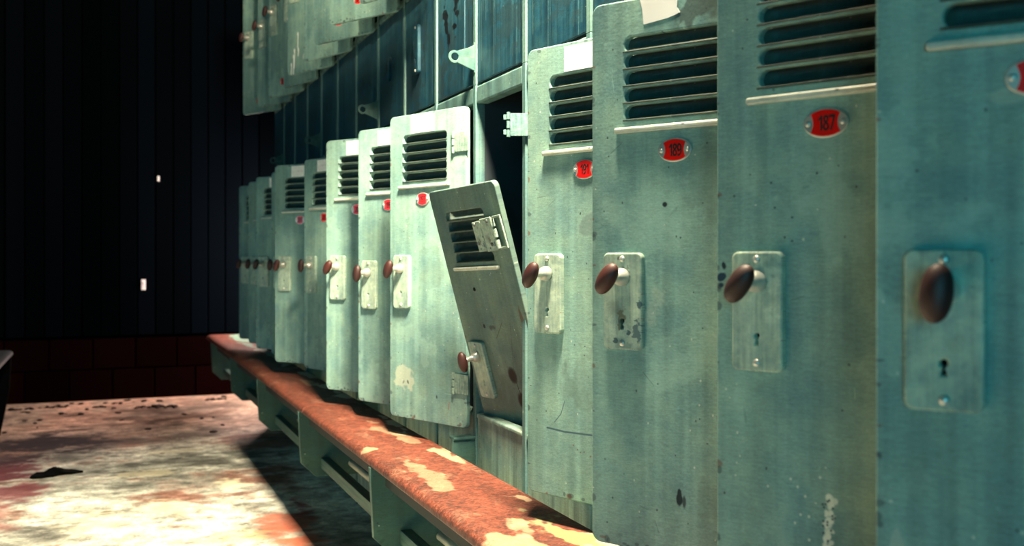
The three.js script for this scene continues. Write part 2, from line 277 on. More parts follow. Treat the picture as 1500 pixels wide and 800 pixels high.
// hinge: leaf bent from the post over the door's edge, with the knuckles standing on the door's face
geo.hinge = merge([rbox(-0.043, 0.012, -0.026, 0.026, DOOR_T + 0.002, DOOR_T + 0.0052, 0.0014), ...[-0.02, 0, 0.02].map(y => { const c = new THREE.CylinderGeometry(0.0044, 0.0044, 0.0165, 10); c.translate(-0.047, y, DOOR_T + 0.0042); return c; }), ...[-0.017, 0.017].map(y => rbox(-0.058, -0.044, y - 0.006, y + 0.006, DOOR_T - 0.001, DOOR_T + 0.003, 0.001))]);

function fittings(door, { plate = plateMats[0], knob = 0, tilt = 0.6, number, numberAt = [-W + 0.148, 0.603], paper = 'plain', hinges = true, drop = 0 }) {
  for (let i = 0; i < 5; i++) { const l = part('louvre', geo.louvre, louvreMat, door); l.position.y = LOUVRE_Y(i); }
  part('louvre_trim', geo.trim, brightTrim, door);
  part('handle_plate', geo.plate, plate, door).position.y = -drop;
  part('keyhole', geo.keyBack, keyDark, door).position.y = -drop;
  for (const y of [0.4415, 0.3135]) { const s = part('screw', geo.screw, steel, door); s.position.set(KX, y - drop, DOOR_T + 0.0097); }
  {
    const sp = part('spindle', geo.spindle, steel, door); sp.position.set(KX, KY - drop, DOOR_T + 0.0097);
    const kn = part('knob', geo.knob, knobMats[knob % 3], door); kn.position.set(KX, KY - 0.002 - drop, DOOR_T + 0.053); kn.rotation.z = -tilt;
  }
  if (number) {
    const np = part('number_plate', geo.numberPlate, steel, door); np.position.set(numberAt[0], numberAt[1], DOOR_T);
    const en = part('number_enamel', geo.enamel, red, door); en.position.copy(np.position);
    const dg = part('number', digits(number), ink, door); dg.position.copy(np.position);
    for (const x of [-0.0215, 0.0215]) { const s = part('plate_screw', geo.screw, steel, door); s.scale.setScalar(0.72); s.position.set(numberAt[0] + x, numberAt[1], DOOR_T + 0.003); }
  }
  if (paper === 'plain') { const p = part('paper_label', geo.paper, paperMats[0], door); p.position.set(-W + 0.146, 0.808, DOOR_T + 0.0006); }
  if (paper === 'torn') { const p = part('paper_label', geo.tornPaper, paperMats[1], door, 'torn paper label'); p.position.set(-W + 0.088, 0.832, DOOR_T + 0.0002); }
  if (hinges) for (const y of [0.746, 0.115]) { const hg = part('hinge', geo.hinge, kickMat, door); hg.position.set(0, y, 0); }
}

/* ---------- the room ---------- */
const FLOOR_X = [-2.2, 1.5], FLOOR_Z = [-7.6, 7.25], CEIL = 3.24;
const floorMat = (() => {   // worn red-brown floor paint over pale screed; u runs with X (-1.5..1.5), v with distance (0..7.5)
  const w = 1024, h = 2048, p = new Paint(w, h), a = fbm(w, h, 150, 120, 901, 5), b = fbm(w, h, 46, 30, 902, 5), c = fbm(w, h, 12, 9, 903, 3), d = fbm(w, h, 300, 260, 904, 4), g = noise(w, h, 2, 2, 905), s2 = fbm(w, h, 22, 9, 906, 3);
  p.fill((i, x, y) => {
    const X = -1.5 + 3 * x / w, Z = 7.5 * y / h;
    let bare = (a[i] - 0.5) * 1.5 + (b[i] - 0.5) * 1.2 + 0.92;
    bare -= smooth(-0.10, -0.55, X) * 0.38 + smooth(0.42, 0.72, X) * 0.26 + smooth(4.5, 6.0, Z) * 0.22;
    const k = smooth(0.3, 0.78, bare), m = 1 + (c[i] - 0.5) * 0.55 + (g[i] - 0.5) * 0.26 + (s2[i] - 0.5) * 0.5, dirt = 1 - 0.5 * smooth(0.52, 0.74, d[i] * 0.6 + b[i] * 0.4);
    const bareC = [206, 210, 198], redC = [132, 98, 86], pink = smooth(5.0, 6.4, Z);
    const rc = [redC[0] + pink * 36, redC[1] + pink * 52, redC[2] + pink * 46], bc = [bareC[0] - pink * 6, bareC[1] - pink * 46, bareC[2] - pink * 56];
    return [0, 1, 2].map(q => (rc[q] + (bc[q] - rc[q]) * k) * m * dirt);
  });
  const bc2 = b.map((v, i) => 0.62 * v + 0.38 * c[i]);
  const U = X => (X + 1.5) / 3, V = Z => Z / 7.5, r = rng(909);
  const blotsAndShade = [[-0.42, 5.0, 0.22, 0.34, [84, 22, 34], 0.8], [-0.32, 4.55, 0.15, 0.26, [110, 38, 46], 0.7], [-0.36, 4.1, 0.12, 0.22, [140, 70, 64], 0.5], [0.60, 3.6, 0.12, 0.3, [176, 84, 62], 0.7], [0.62, 3.3, 0.1, 0.3, [186, 96, 70], 0.7], [0.70, 3.9, 0.06, 0.2, [110, 30, 36], 0.7], [0.1, 5.55, 0.5, 0.2, [76, 64, 62], 0.6], [-0.35, 5.65, 0.45, 0.34, [38, 32, 38], 0.9], [-0.45, 5.3, 0.2, 0.25, [60, 44, 50], 0.7], [0.82, 3.85, 0.06, 0.08, [226, 226, 200], 0.9], [0.3, 5.2, 0.16, 0.07, [226, 220, 192], 0.6], [0.5, 4.4, 0.08, 0.16, [236, 226, 190], 0.7], [0.15, 4.7, 0.2, 0.1, [232, 222, 188], 0.55], [0.42, 3.5, 0.1, 0.18, [214, 214, 150], 0.4], [0, 3.9, 0.16, 0.25, [238, 230, 196], 0.6], [0.2, 4.1, 0.14, 0.2, [240, 232, 198], 0.6]];  // dark blots at far left paint in a shadow band; the rest are floor paint
  for (const [X, Z, rx, rz, col, al] of blotsAndShade) p.blob(U(X), V(Z), rx / 3, rz / 7.5, 0, col, al, bc2, 0.95);
  for (let i = 0; i < 260; i++) p.blob(r(), r(), 0.002 + 0.006 * r() * r(), 0.0008 + 0.0016 * r(), 0, r() < 0.5 ? [60, 46, 40] : [236, 228, 200], 0.5, c, 0.4);
  p.line([[U(0.42), V(6.31)], [U(0.6), V(6.27)], [U(0.75), V(6.24)], [U(0.9), V(6.2)]], 2, [40, 24, 24], 0.9);
  return new THREE.MeshStandardMaterial({ map: p.texture(), roughness: 0.72, bumpMap: grey(b, w, h), bumpScale: 0.004 });
})();
{
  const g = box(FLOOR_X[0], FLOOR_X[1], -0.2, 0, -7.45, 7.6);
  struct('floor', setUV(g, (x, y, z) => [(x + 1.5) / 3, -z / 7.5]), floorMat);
}
const darkMatte = (hex, spec = 0.06) => new THREE.MeshPhysicalMaterial({ color: hex, roughness: 1, specularIntensity: spec });  // near-black matte surface, weakly reflecting
const wallMat = darkMatte(0x08090b), ceilMat = darkMatte(0x08090b), plankMats = [0x020406, 0x010304, 0x03060a].map(c => darkMatte(c, 0)), tileMats = [0x090101, 0x060000, 0x0c0101].map(c => darkMatte(c, 0.05)), grout = darkMatte(0x010101, 0);
{
  // ceiling slab with the skylight's opening
  const s = new THREE.Shape(); s.moveTo(-2.2, -7.45); s.lineTo(1.5, -7.45); s.lineTo(1.5, 7.6); s.lineTo(-2.2, 7.6); s.closePath();
  const g = new THREE.ExtrudeGeometry(s, { depth: 0.2, bevelEnabled: false }); g.rotateX(Math.PI / 2); g.translate(0, CEIL + 0.2, 0);
  struct('ceiling', g, ceilMat);
  struct('added_blocker_1', rbox(0.44, 1.355, 2.06, 2.64, -2.43, -2.37, 0.006), wallMat); struct('added_blocker_3', merge([rbox(-1.43, -1.37, 1.25, 2.045, -3.5, 0.9, 0.006), rbox(-1.43, -1.37, 2.0, 2.6, -3.5, -1.74, 0.006)]), wallMat); struct('added_blocker_2', merge([rbox(0.22, 0.56, 1.93, 2.16, -2.50, -2.44, 0.006), box(0.36, 0.42, 2.15, CEIL, -2.49, -2.45)]), wallMat);  // unseen boards added to block light from far doors, floor and lower rows
  const glow = (c, e) => new THREE.MeshStandardMaterial({ color: 0x8a8f90, roughness: 0.6, emissive: new THREE.Color().setRGB(...c), emissiveIntensity: e });
  const win = (n, l, frameT = 0.04) => {
    const [w, h] = l.size, f = [], p = new THREE.Group(); p.name = `window_${n}`; p.userData.kind = 'structure'; scene.add(p);
    f.push(box(-w / 2, -w / 2 + frameT, -h / 2, h / 2, -0.05, -0.005), box(w / 2 - frameT, w / 2, -h / 2, h / 2, -0.05, -0.005), box(-w / 2 + frameT, w / 2 - frameT, h / 2 - frameT, h / 2, -0.05, -0.005), box(-w / 2 + frameT, w / 2 - frameT, -h / 2, -h / 2 + frameT, -0.05, -0.005));
    part('window_frame', merge(f), wallMat, p);
    for (const s of [-1, 1]) part('pane', box(s < 0 ? -w / 2 + frameT : 0.008, s < 0 ? -0.008 : w / 2 - frameT, -h / 2 + frameT, h / 2 - frameT, -0.03, -0.022), glow(l.color, Math.min(1.5, l.power * 0.3)), p);
    part('glazing_bar', box(-0.008, 0.008, -h / 2 + frameT, h / 2 - frameT, -0.045, -0.008), wallMat, p);
    p.position.set(l.at[0], l.at[1], -l.at[2]); p.lookAt(p.position.clone().add(new THREE.Vector3(...l.n))); return p;
  };
  win(1, LIGHTS.skylight); win(2, LIGHTS.window); win(3, LIGHTS.sideWindow); win(4, LIGHTS.addedSlitLight, 0.012); win(5, LIGHTS.addedLowFill);  // those on the left wall are added fill lights, not known openings
  const wallWith = (name, len, openings, place) => {   // local x along the wall, thickness along local z
    const q = new THREE.Shape(); q.moveTo(0, 0); q.lineTo(len, 0); q.lineTo(len, CEIL); q.lineTo(0, CEIL); q.closePath();
    for (const l of openings) { const [hw, hh] = l.size.map(v => v / 2), hx = l.at[2] + 7.6, hy = l.at[1], o = new THREE.Path(); o.moveTo(hx - hw, hy - hh); o.lineTo(hx + hw, hy - hh); o.lineTo(hx + hw, hy + hh); o.lineTo(hx - hw, hy + hh); o.closePath(); q.holes.push(o); }
    place(struct(name, new THREE.ExtrudeGeometry(q, { depth: 0.15, bevelEnabled: false }), wallMat));
  };
  // right wall behind the lockers: local x runs away from the camera, thickness to the outside
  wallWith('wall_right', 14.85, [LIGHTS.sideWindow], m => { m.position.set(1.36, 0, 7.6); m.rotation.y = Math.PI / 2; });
  wallWith('wall_left', 14.85, [LIGHTS.window, LIGHTS.addedSlitLight, LIGHTS.addedLowFill], m => { m.position.set(-2.2, 0, 7.6); m.rotation.y = Math.PI / 2; });
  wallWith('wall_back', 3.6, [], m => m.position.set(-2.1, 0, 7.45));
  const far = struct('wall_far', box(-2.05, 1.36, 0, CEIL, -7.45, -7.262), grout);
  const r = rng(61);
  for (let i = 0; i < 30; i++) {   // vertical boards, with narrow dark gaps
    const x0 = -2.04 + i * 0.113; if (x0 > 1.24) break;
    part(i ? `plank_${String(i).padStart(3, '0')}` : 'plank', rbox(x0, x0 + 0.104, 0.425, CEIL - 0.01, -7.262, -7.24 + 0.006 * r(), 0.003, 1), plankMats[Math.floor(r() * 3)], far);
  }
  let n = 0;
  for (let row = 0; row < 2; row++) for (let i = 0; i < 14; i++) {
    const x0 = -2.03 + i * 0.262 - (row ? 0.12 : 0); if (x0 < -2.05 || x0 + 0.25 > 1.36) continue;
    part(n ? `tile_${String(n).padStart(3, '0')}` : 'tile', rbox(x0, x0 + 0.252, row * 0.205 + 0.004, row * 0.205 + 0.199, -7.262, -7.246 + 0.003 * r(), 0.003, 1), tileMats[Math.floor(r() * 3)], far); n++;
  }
}

/* ---------- lockers ---------- */
const place = (g, k, y) => { g.position.set(FRONT, y, -Zk(k)); g.rotation.y = -Math.PI / 2; return g; };
const IX = [-PITCH + 0.0125, -0.0125];
function shellGeo(y0, y1, shelf) {
  return {
    side: box(-0.0016, 0, y0, y1, -0.44, -0.02), back: box(IX[0], IX[1], y0, y1, -0.442, -0.4405), deck: box(IX[0] + 0.0018, IX[1] - 0.0018, 0, 0.0016, -0.4395, -0.02),
  };
}
function carcass(g, y0, y1, shelf) {
  const s = shellGeo(y0, y1, shelf);
  const a = part('side_panel', s.side, insideMat, g); a.position.x = IX[0] + 0.0016; const b = part('side_panel', s.side, insideMat, g); b.position.x = IX[1];
  part('back_panel', s.back, insideMat, g);
  const t = part('top_panel', s.deck, insideMat, g); t.position.y = y1 - 0.003; const f = part('shelf', s.deck, insideMat, g); f.position.y = shelf;
}
const postGeo = (y0, y1) => setUV(merge([rbox(-0.0095, 0.0095, y0, y1, -0.018, 0.004, 0.0015, 1), box(0.004, 0.0115, y0, y1, -0.035, -0.006)]), (x, y, z) => [x * 3 + z * 3 + 0.5, y * 0.7]);
const lowPost = postGeo(0, 1.382), midPost = postGeo(0, 0.363), upPost = postGeo(0, 0.89);
const kickGeo = setUV(merge([rbox(IX[0], IX[1] - 0.001, 0.01, SILL - 0.008, -0.012, -0.001, 0.001, 1), rbox(IX[0], IX[1] - 0.001, SILL - 0.012, SILL, -0.03, 0.003, 0.0045, 3)]), (x, y, z) => [x / 0.31 + 1, y / 0.8 + z]);
const railGeo = setUV(rbox(IX[0] + 0.001, IX[1] - 0.001, 1.334, 1.379, -0.03, 0.003, 0.005, 3), (x, y, z) => [x / 0.31 + 1, y * 2 + z]);
const ANGLE = { '-6': 37, '-5': 26.5, '-4': 30.1, '-3': 22.3, 0: 22.2, 1: 24.9, 2: 32.4, 4: 21.5, 5: 36.4, 6: 27.9, 7: 33.5, 8: 31.6, 9: 33.3 };
const TILT = { '-6': 0.12, '-5': 0.62, '-4': 0.62, '-3': 0.55, 0: 0.42, 1: 0.15, 2: 0.6, 4: 0.1, 5: 0.4, 6: 0.2, 7: 0.5, 8: 0.3, 9: 0.3 };
const LOWER_LABEL = {
  '-6': 'nearest locker, its open door running out of the picture',
  '-5': 'locker with red oval number plate 187 and flaking paint near the foot of its door',
  '-4': 'locker with red oval number plate 189, torn paper scrap and chipped handle plate',
  '-3': 'locker with red oval number plate 191 and a curved dark scratch low on its door',
  '-2': 'doorless dark locker compartment mostly hidden behind the open door numbered 191',
  '-1': 'open dark locker compartment without a door of its own, holding the loose leaning door',
  0: 'locker whose whole open door and both hinges show, just left of the loose door',
  1: 'locker whose door has its handle plate set lower than its neighbours',
  2: 'pale locker third to the left of the loose door, its red number plate half hidden',
  3: 'doorless locker compartment wholly in shadow behind the pale open doors',
  4: 'bluish locker with half-peeled paper label beside the paler half-open doors',
  5: 'grey-green locker with white paper label, its door swung wide beside the bluish ones',
  6: 'locker of which only a thin dark strip of door shows behind a wide-open door',
  7: 'dark blue locker with a narrow white strip of label by the row end',
  8: 'dark blue locker second from the far end of the lower row',
  9: 'very dark locker at the far end of the lower row, only its louvres glinting',
};
for (let k = -6; k <= 9; k++) {
  const g = place(thing('locker', LOWER_LABEL[k], 'locker', 'lower row of numbered lockers'), k, 0);
  carcass(g, 0.012, 1.378, 0.285);
  part('post', lowPost, frameMat, g); part('kick_panel', kickGeo, kickMat, g); part('top_rail', railGeo, frameMat, g);
  if (k === -1 || k === -2) { const hg = part('hinge', geo.hinge, frameMat, g, 'bare hinge leaf left on the post'); hg.position.set(0.004, 1.238, -0.006); hg.rotation.y = k === -2 ? 0.9 : 1.25; }
  if (ANGLE[k] === undefined) continue;
  const mat = doorMats[k] ?? generic[(k + 9) % 3];
  const d = part('door', geo.door, mat, g);
  d.position.set(k === -6 ? -0.03 : -0.008, DOOR_Y, 0.012); d.rotation.y = ANGLE[k] * Math.PI / 180;
  fittings(d, { plate: k === -4 ? chippedPlate : plateMats[(k + 10) % 2], knob: k + 9, tilt: TILT[k], drop: k === 1 ? 0.016 : 0, number: 197 + 2 * k, numberAt: [-W + (k === -6 ? 0.139 : 0.148), 0.603], paper: k === -4 ? 'torn' : 'plain' });
}
// middle row: small closed lockers
const MW = 0.3105, MH = 0.358;
geo.midDoor = doorPanel(MW, MH, { louvres: false, key: false, r: 0.004, t: 0.012 });
geo.midDoorHole = (() => { const s = roundRect(-MW, 0, 0, MH, 0.004); s.holes.push(roundRect(-0.192, -0.155, 0.145, 0.225, 0.012, new THREE.Path())); const g = new THREE.ExtrudeGeometry(s, { depth: 0.007, bevelEnabled: true, bevelThickness: 0.0025, bevelSize: 0.0025, bevelOffset: -0.0025, bevelSegments: 2 }); g.translate(0, 0, 0.0025); return setUV(g, (x, y) => [(x + MW) / MW, y / MH]); })();
geo.midPlate = platePlan(-0.198, -0.148, 0.113, 0.262); geo.fold = rbox(-0.076, -0.071, 0.105, 0.35, 0.011, 0.0145, 0.0015);
const tabGeo = (() => {   // pierced lug standing out square from the post
  const s = new THREE.Shape(), R = 0.0165, cx = 0.0565, cy = 0; s.moveTo(0, -0.034); s.lineTo(cx - R * 0.55, cy - R * 0.92); s.absarc(cx, cy, R, -2.15, 2.05, false); s.lineTo(cx - R * 0.5, cy + R * 0.95); s.lineTo(0.018, 0.026); s.lineTo(0, 0.036); s.closePath();
  const h = new THREE.Path(); h.absarc(cx - 0.001, cy, 0.0098, 0, Math.PI * 2, true); s.holes.push(h);
  const g = new THREE.ExtrudeGeometry(s, { depth: 0.0035, bevelEnabled: true, bevelThickness: 0.0012, bevelSize: 0.001, bevelOffset: -0.001, bevelSegments: 2, curveSegments: 24 });
  g.rotateY(-Math.PI / 2); g.translate(0.004, 0, 0.003);
  const f = rbox(-0.006, 0.006, -0.038, 0.04, 0.003, 0.0065, 0.001);
  return setUV(merge([g, f]), (x, y, z) => [z * 4, y * 4]);
})();
const MID_LABEL = {
  '-3': 'small closed locker showing as a sliver above the door numbered 189',
  '-2': 'small closed locker with streaked grey-green door above the open door numbered 191',
  '-1': 'small closed locker with stained teal door above the dark compartment with the loose door',
  0: 'small closed locker with black stains and a pierced lug on its post',
  1: 'small closed locker with a bare handle plate that has lost its knob',
  2: 'small closed locker with a dark slot in its door where the handle plate is missing',
  3: 'small dark closed locker with a pierced lug, below pale open upper doors',
  4: 'shadowed small closed locker, first beyond the lugged one below the pale upper doors',
  5: 'shadowed small closed locker, second beyond the lugged one below the pale upper doors',
  6: 'shadowed small closed locker with a faint dim lug, farther than the other two lugs',
  7: 'shadowed small closed locker, first beyond the faint dim lug',
  8: 'shadowed small closed locker, second beyond the faint dim lug',
  9: 'last small closed locker of the middle row, in near darkness',
};
for (let k = -3; k <= 9; k++) {
  const g = place(thing('small_locker', MID_LABEL[k], 'locker', 'middle row of small lockers'), k, MID_Y);
  carcass(g, 0.002, 0.360, 0.003);
  part('post', midPost, frameMat, g);
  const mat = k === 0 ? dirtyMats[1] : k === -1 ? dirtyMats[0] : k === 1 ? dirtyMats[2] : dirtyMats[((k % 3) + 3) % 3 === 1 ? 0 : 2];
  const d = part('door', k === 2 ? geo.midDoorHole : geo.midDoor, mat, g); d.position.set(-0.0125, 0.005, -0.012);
  if (k === 1) { part('handle_plate', geo.midPlate, dirtyMats[2], d, 'bare handle plate without a knob').position.z = 0.012; const s = part('screw', geo.screw, steel, d); s.position.set(-0.173, 0.122, 0.021); const q = part('screw', geo.screw, steel, d); q.position.set(-0.173, 0.254, 0.021); }
  if (k === 0) part('door_seam', geo.fold, dirtyMats[1], d);
  if (((k % 3) + 3) % 3 === 0) { const t = part('lug', tabGeo, bracketMat, g, 'pierced pale metal lug'); t.position.y = 0.071; }
}
// upper row: doors standing open
const UP_ANGLE = { 1: 24.6, 2: 29.7, 3: 26.8, 4: 21.8, 5: 23.9, 6: 16.4, 7: 20.1, 8: 21.3, 9: 28.5 };
const UP_LABEL = {
  1: 'upper locker whose open door shows only one rounded corner at the top edge',
  2: 'upper locker with the pale open door bearing a red number plate at its bottom corner',
  3: 'upper locker with plain pale open door, next beyond the door with the red plate',
  4: 'upper locker with plain grey-green open door, next before the one with white drips',
  5: 'upper locker with white paint drips at the bottom corner of its open door',
  6: 'upper locker whose open door is a thin dark strip behind the one with white drips',
  7: 'dark upper locker with a faint red plate and the nearest of three dark knobs',
  8: 'dark upper locker with the middle one of the three dark handle knobs',
  9: 'dark upper locker at the far end of the top row, with the lowest knob',
};
const drips = sheetMat(paintSheet(511, PAINT, { marks: (p, n) => { for (const [u, v0, v1] of [[0.09, 0.0, 0.05], [0.14, 0.0, 0.09], [0.16, 0.03, 0.12], [0.24, 0.13, 0.2], [0.25, 0.09, 0.12]]) { p.line([[u, v0], [u + 0.01, v1]], 6, [244, 244, 236], 1); p.blob(u + 0.005, v1, 0.02, 0.012, 0, [244, 244, 236], 0.9); } } }));
for (let k = 1; k <= 9; k++) {
  const g = place(thing('upper_locker', UP_LABEL[k], 'locker', 'upper row of lockers with open doors'), k, UP_Y);
  carcass(g, 0.004, 0.885, 0.02);
  part('post', upPost, frameMat, g);
  part('bottom_rail', setUV(rbox(IX[0] + 0.001, IX[1] - 0.001, 0.004, 0.024, -0.03, 0.003, 0.004, 2), (x, y, z) => [x * 3, y * 3 + z]), frameMat, g);
  const d = part('door', geo.door, k === 5 ? drips : generic[k % 3], g); d.position.set(-0.008, -0.02, 0.012); d.rotation.y = UP_ANGLE[k] * Math.PI / 180;
  fittings(d, { plate: plateMats[k % 2], knob: k, tilt: 0.3 + 0.1 * (k % 3), number: 341 + 2 * k, numberAt: [-W + 0.148, 0.066] });
}
{ // loose door leaning out of its compartment
  const g = thing('unhinged_door_leaf', 'loose locker door torn off its hinges, leaning askew out of the dark compartment', 'door');
  g.position.set(1.046, 0.304, -2.162); g.rotation.set(0.264, -1.3959, 0.0305, 'YXZ');
  const d = part('panel', geo.door, doorMats.broken, g);
  fittings(d, { plate: plateMats[0], knob: 0, tilt: 0.05, paper: 'none', hinges: false });
  part('rivet', geo.screw, keyDark, g).position.set(-W + 0.115, 0.585, DOOR_T);
  const leaf = part('hinge', merge([rbox(-0.122, -0.085, -0.036, 0.036, 0, 0.004, 0.0015), rbox(-0.081, -0.032, -0.039, 0.039, 0.001, 0.005, 0.0015), ...[-0.026, 0, 0.026].map(y => { const c = new THREE.CylinderGeometry(0.0055, 0.0055, 0.02, 10); c.translate(-0.027, y, 0.004); return c; }), rbox(-0.02, 0.014, 0.034, 0.039, 0.002, 0.006, 0.001), rbox(-0.02, 0.014, -0.039, -0.034, 0.002, 0.006, 0.001), rbox(0.009, 0.014, -0.034, 0.034, 0.002, 0.006, 0.001)]), chippedPlate, g, 'bent pale hinge torn from its post');
  leaf.position.set(0, 0.722, DOOR_T + 0.008); leaf.rotation.z = 0.06;
  for (const [x, y] of [[-0.112, 0.745], [-0.112, 0.7], [-0.05, 0.75], [-0.05, 0.695]]) part('screw', geo.screw, darkSteel, g).position.set(x, y, DOOR_T + 0.0125);
}

/* ---------- benches ---------- */
const BX = [0.62, 0.829], BTOP = 0.44;
const rust = (() => {   // flaking rust-red paint, pale underneath; u along 2 m, v across
  const w = 2048, h = 256, p = new Paint(w, h), a = fbm(w, h, 120, 60, 701, 5), b = fbm(w, h, 9, 13, 702, 4), c = fbm(w, h, 3, 4, 703, 2), d = fbm(w, h, 60, 44, 704, 4);
  p.fill(i => { const k = 0.92 + 0.36 * (a[i] - 0.5) + 0.6 * (b[i] - 0.5) + 0.6 * (c[i] - 0.5), y = smooth(0.56, 0.72, d[i]) * 0.35; return [(108 + 46 * y) * k, (56 + 62 * y) * k, (41 + 56 * y) * k]; });
  return { p, d, bump: (() => { const f = new Float32Array(w * h); for (let i = 0; i < f.length; i++) f[i] = 0.55 * b[i] + 0.45 * c[i]; return grey(f, w, h); })() };
})();
function benchMat(z0, z1, patches) {
  const p = new Paint(2048, 256); p.d.set(rust.p.d);
  for (const [Z, X, rz, rx, col, al] of patches) p.blob((Z - z0) / (z1 - z0), (X - BX[0]) / 0.25 + 0.1, rz / (z1 - z0), rx / 0.25, 0, col, al, rust.d, 0.4);
  return new THREE.MeshStandardMaterial({ map: p.texture(), roughness: 0.6, bumpMap: rust.bump, bumpScale: 0.004 });
}
function plankGeo(z0, z1, x0, x1) {   // profile with a rounded nose, run along the bench
  const s = new THREE.Shape(), t = 0.026, r = 0.014; s.moveTo(x0 + 0.004, -t); s.quadraticCurveTo(x0, -t, x0, -t + 0.006); s.lineTo(x0, -0.016); s.quadraticCurveTo(x0 + 0.001, -0.002, x0 + 0.03, 0); s.lineTo(x1 - 0.006, 0); s.quadraticCurveTo(x1, 0, x1, -0.006); s.lineTo(x1, -t); s.closePath();
  const g = new THREE.ExtrudeGeometry(s, { depth: z1 - z0, bevelEnabled: false, curveSegments: 10, steps: 24 }); g.translate(0, 0, -z1);
  return g;
}
{
  const g = thing('bench', 'long bench with rust-red flaking seat on grey-green brackets along the lockers', 'bench');
  g.position.set(0, 0, 0);
  const cream = [186, 182, 164], buff = [164, 142, 114], green = [112, 150, 84];
  const seat = (z0, z1, patches, label) => { const q = plankGeo(z0, z1, BX[0], BX[1]); q.translate(0, BTOP, 0); return part('seat_plank', setUV(q, (x, y, z) => [(-z - z0) / (z1 - z0), (x - BX[0]) / 0.25 + 0.1 + (y - BTOP) * 1.6]), benchMat(z0, z1, patches), g); };
  seat(0.9, 3.427, [[1.5, 0.79, 0.2, 0.06, [150, 160, 146], 0.95], [1.68, 0.755, 0.14, 0.055, [140, 138, 100], 0.85], [1.66, 0.76, 0.10, 0.04, green, 0.9], [1.72, 0.71, 0.10, 0.04, buff, 0.7], [1.64, 0.69, 0.1, 0.06, buff, 0.8], [1.95, 0.805, 0.035, 0.012, buff, 0.95], [2.46, 0.80, 0.09, 0.022, buff, 0.95], [2.2, 0.69, 0.2, 0.03, buff, 0.6], [2.7, 0.78, 0.12, 0.03, buff, 0.6], [2.9, 0.81, 0.2, 0.026, cream, 0.95], [2.9, 0.75, 0.12, 0.03, buff, 0.6], [3.12, 0.81, 0.06, 0.02, cream, 0.9], [2.6, 0.64, 0.03, 0.02, buff, 0.8]]);
  seat(3.438, 6.85, [[3.62, 0.81, 0.12, 0.024, cream, 0.95], [3.9, 0.80, 0.2, 0.05, cream, 0.95], [4.05, 0.76, 0.15, 0.03, buff, 0.7], [4.35, 0.81, 0.14, 0.03, cream, 0.95], [4.6, 0.74, 0.12, 0.06, [150, 130, 120], 0.6], [5.0, 0.8, 0.3, 0.04, [190, 180, 160], 0.9], [5.6, 0.8, 0.3, 0.05, [150, 180, 160], 0.9], [6.3, 0.79, 0.5, 0.06, [110, 160, 140], 0.95]]);
  const bs = new THREE.Shape(); bs.moveTo(0.617, BTOP - 0.027); bs.lineTo(0.829, BTOP - 0.027); bs.lineTo(0.835, 0.470); bs.lineTo(0.896, 0.470); bs.lineTo(0.896, 0.24); bs.lineTo(0.83, 0.186); bs.lineTo(0.68, 0.186); bs.lineTo(0.627, 0.236); bs.closePath();
  const bgeo = new THREE.ExtrudeGeometry(bs, { depth: 0.014, bevelEnabled: true, bevelThickness: 0.002, bevelSize: 0.002, bevelOffset: -0.002, bevelSegments: 2 });
  const bracketGeo = setUV(merge([bgeo, rbox(0.836, 0.896, 0.466, 0.474, -0.02, 0.02, 0.003)]), (x, y) => [(x - 0.6) * 1.6, y * 1.2]);
  for (const k of [-3, 0, 3, 6, 9, 12]) part('bracket', bracketGeo, bracketMat, g).position.z = -Zk(k) - 0.007;
  for (const k of [-3, 0, 3, 6, 9]) {
    const z0 = -Zk(k + 3) + 0.012, z1 = -Zk(k) - 0.012;
    part('rail', merge([rbox(0.694, 0.700, 0.216, 0.252, z0, z1, 0.0015, 1), rbox(0.700, 0.724, 0.246, 0.252, z0, z1, 0.0015, 1)]), bracketMat, g);
    const pg = new THREE.CylinderGeometry(0.011, 0.011, z1 - z0, 16); pg.rotateX(Math.PI / 2); pg.translate(0.80, 0.226, (z0 + z1) / 2); part('pipe', pg, brightTrim, g);
    part('apron', rbox(0.655, 0.661, BTOP - 0.075, BTOP - 0.028, z0, z1, 0.002, 1), std(0x1b2422, 0.8), g);
  }
}
{
  const g = thing('bench', 'far end of the dark bench on the opposite side of the aisle', 'bench');
  const q = plankGeo(2.4, 6.1, -0.22, 0); q.scale(-1, 1, 1); { const p = q.index; const a = q.attributes.position; if (!p) { for (let i = 0; i < a.count; i += 3) { for (const at of Object.values(q.attributes)) { const n = at.itemSize; for (let c = 0; c < n; c++) { const t = at.array[i * n + c]; at.array[i * n + c] = at.array[(i + 2) * n + c]; at.array[(i + 2) * n + c] = t; } } } } q.computeVertexNormals(); }
  q.translate(-0.665, BTOP, 0);
  part('seat_plank', setUV(q, (x, y, z) => [-z / 3, x * 4 + y]), std(0x1f2c32, 0.6), g);
  const s = new THREE.Shape(); s.moveTo(-0.447, BTOP - 0.028); s.lineTo(-0.66, BTOP - 0.028); s.lineTo(-0.66, 0); s.lineTo(-0.5, 0); s.lineTo(-0.455, 0.24); s.closePath();
  const b = new THREE.ExtrudeGeometry(s, { depth: 0.02, bevelEnabled: true, bevelThickness: 0.002, bevelSize: 0.002, bevelOffset: -0.002, bevelSegments: 1 });
  for (const z of [6.02, 5.02, 4.02, 3.02]) part('bracket', b, darkMatte(0x07090a), g).position.z = -z;
}

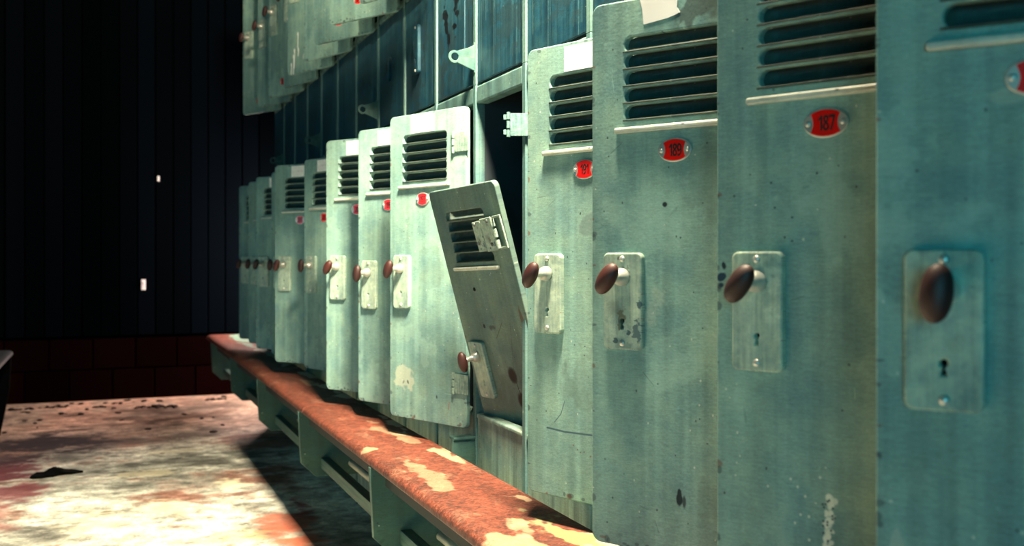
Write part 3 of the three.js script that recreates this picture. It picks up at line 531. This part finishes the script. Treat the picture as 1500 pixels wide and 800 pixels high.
/* ---------- small things ---------- */
{
  // limp dark rag
  const g = new THREE.BufferGeometry(), pos = [], idx = [], n = 40, m = 14, spine = [[-0.285, 4.79, 0.010, 0.030], [-0.262, 4.79, 0.013, 0.042], [-0.232, 4.80, 0.011, 0.036], [-0.205, 4.81, 0.018, 0.040], [-0.182, 4.815, 0.020, 0.036], [-0.15, 4.82, 0.013, 0.030], [-0.11, 4.83, 0.010, 0.024], [-0.078, 4.84, 0.008, 0.018]];
  const c = new THREE.CatmullRomCurve3(spine.map(p => new THREE.Vector3(p[0], p[2], -p[1]))), wd = t => { const f = t * (spine.length - 1), i = Math.min(spine.length - 2, f | 0); return spine[i][3] + (spine[i + 1][3] - spine[i][3]) * (f - i); };
  const r = rng(71), jig = Array.from({ length: (n + 1) * m }, () => r() - 0.5);
  for (let i = 0; i <= n; i++) { const t = i / n, P = c.getPoint(t), e = Math.sin(Math.PI * Math.min(1, Math.max(0, t * 0.96 + 0.02))) ** 0.35, w = wd(t) * e; for (let j = 0; j < m; j++) { const a = j / m * Math.PI * 2, k = 1 + 0.3 * Math.sin(3 * a + t * 9) + 0.25 * jig[i * m + j]; pos.push(P.x + 0.15 * w * jig[i * m + j], Math.max(0.0015, P.y * e + Math.sin(a) * P.y * 0.9 * e * k), P.z + Math.cos(a) * w * k); } }
  for (let i = 0; i < n; i++) for (let j = 0; j < m; j++) { const a = i * m + j, b = i * m + (j + 1) % m; idx.push(a, b, a + m, b, b + m, a + m); }
  g.setAttribute('position', new THREE.Float32BufferAttribute(pos, 3)); g.setIndex(idx); g.computeVertexNormals();
  const rag = new THREE.Mesh(g, new THREE.MeshPhysicalMaterial({ color: 0x040608, roughness: 1, specularIntensity: 0.15, side: THREE.DoubleSide })); rag.name = 'rag'; rag.userData = { label: 'crumpled black rag lying alone on the pale floor', category: 'rag' }; scene.add(rag);
}
{
  // leaf crumbs and paint flakes swept towards the far wall
  const r = rng(83), list = [], spots = [[-0.47, 6.98, 12, 0.08, 0.03], [-0.3, 7.0, 10, 0.08, 0.03], [0.08, 7.05, 6, 0.03, 0.03], [0.27, 6.82, 20, 0.08, 0.05], [0.38, 6.75, 16, 0.07, 0.05], [-0.02, 6.9, 5, 0.03, 0.02], [0.66, 7.0, 6, 0.03, 0.03], [0.74, 6.98, 4, 0.03, 0.02], [-0.22, 6.7, 3, 0.02, 0.02], [0.1, 6.6, 3, 0.02, 0.02], [0.55, 5.7, 2, 0.02, 0.02], [0.2, 7.1, 14, 0.6, 0.1], [0.1, 6.4, 16, 0.6, 0.5]];
  for (const [X, Z, n, dx, dz] of spots) for (let i = 0; i < n; i++) { const s = 0.006 + 0.012 * r(), g = new THREE.IcosahedronGeometry(s, 0); g.scale(1 + r(), 0.35 + 0.4 * r(), 0.7 + 0.5 * r()); g.rotateY(r() * 6); g.translate(X + (r() - 0.5) * 2 * dx, s * 0.25, -Math.min(7.2, Z + (r() - 0.5) * 2 * dz)); list.push(g); }
  const m = new THREE.Mesh(merge(list), std(0x241a16, 0.95)); m.name = 'debris'; m.userData = { kind: 'stuff', label: 'dark crumbs of debris scattered on the floor near the far wall', category: 'debris' }; scene.add(m);
}
for (const [X, Y, label] of [[0.253, 0.758, 'lower small pale metal hook on the dark far wall'], [0.348, 1.466, 'upper small pale metal hook on the dark far wall']]) {
  const g = thing('wall_hook', label, 'hook', 'hooks on the far wall'); g.position.set(X, Y, -7.236); const big = Y < 1 ? 1 : 0.5;
  part('back_plate', rbox(-0.014 * big, 0.014 * big, -0.035 * big, 0.035 * big, -0.004, 0.003, 0.002), std(0xd8dde0, 0.3), g);
  const c = new THREE.CatmullRomCurve3([[0, 0.012, 0.003], [0, 0.008, 0.03], [0, -0.012, 0.045], [0, 0.002, 0.058]].map(p => new THREE.Vector3(...p).multiplyScalar(big))); part('prong', new THREE.TubeGeometry(c, 16, 0.0055 * big, 8), std(0xd8dde0, 0.3), g);
}
shade(scene);
scene.traverse(o => { if (o.isLight) o.castShadow = o.castShadow; });
renderer.render(scene, camera);
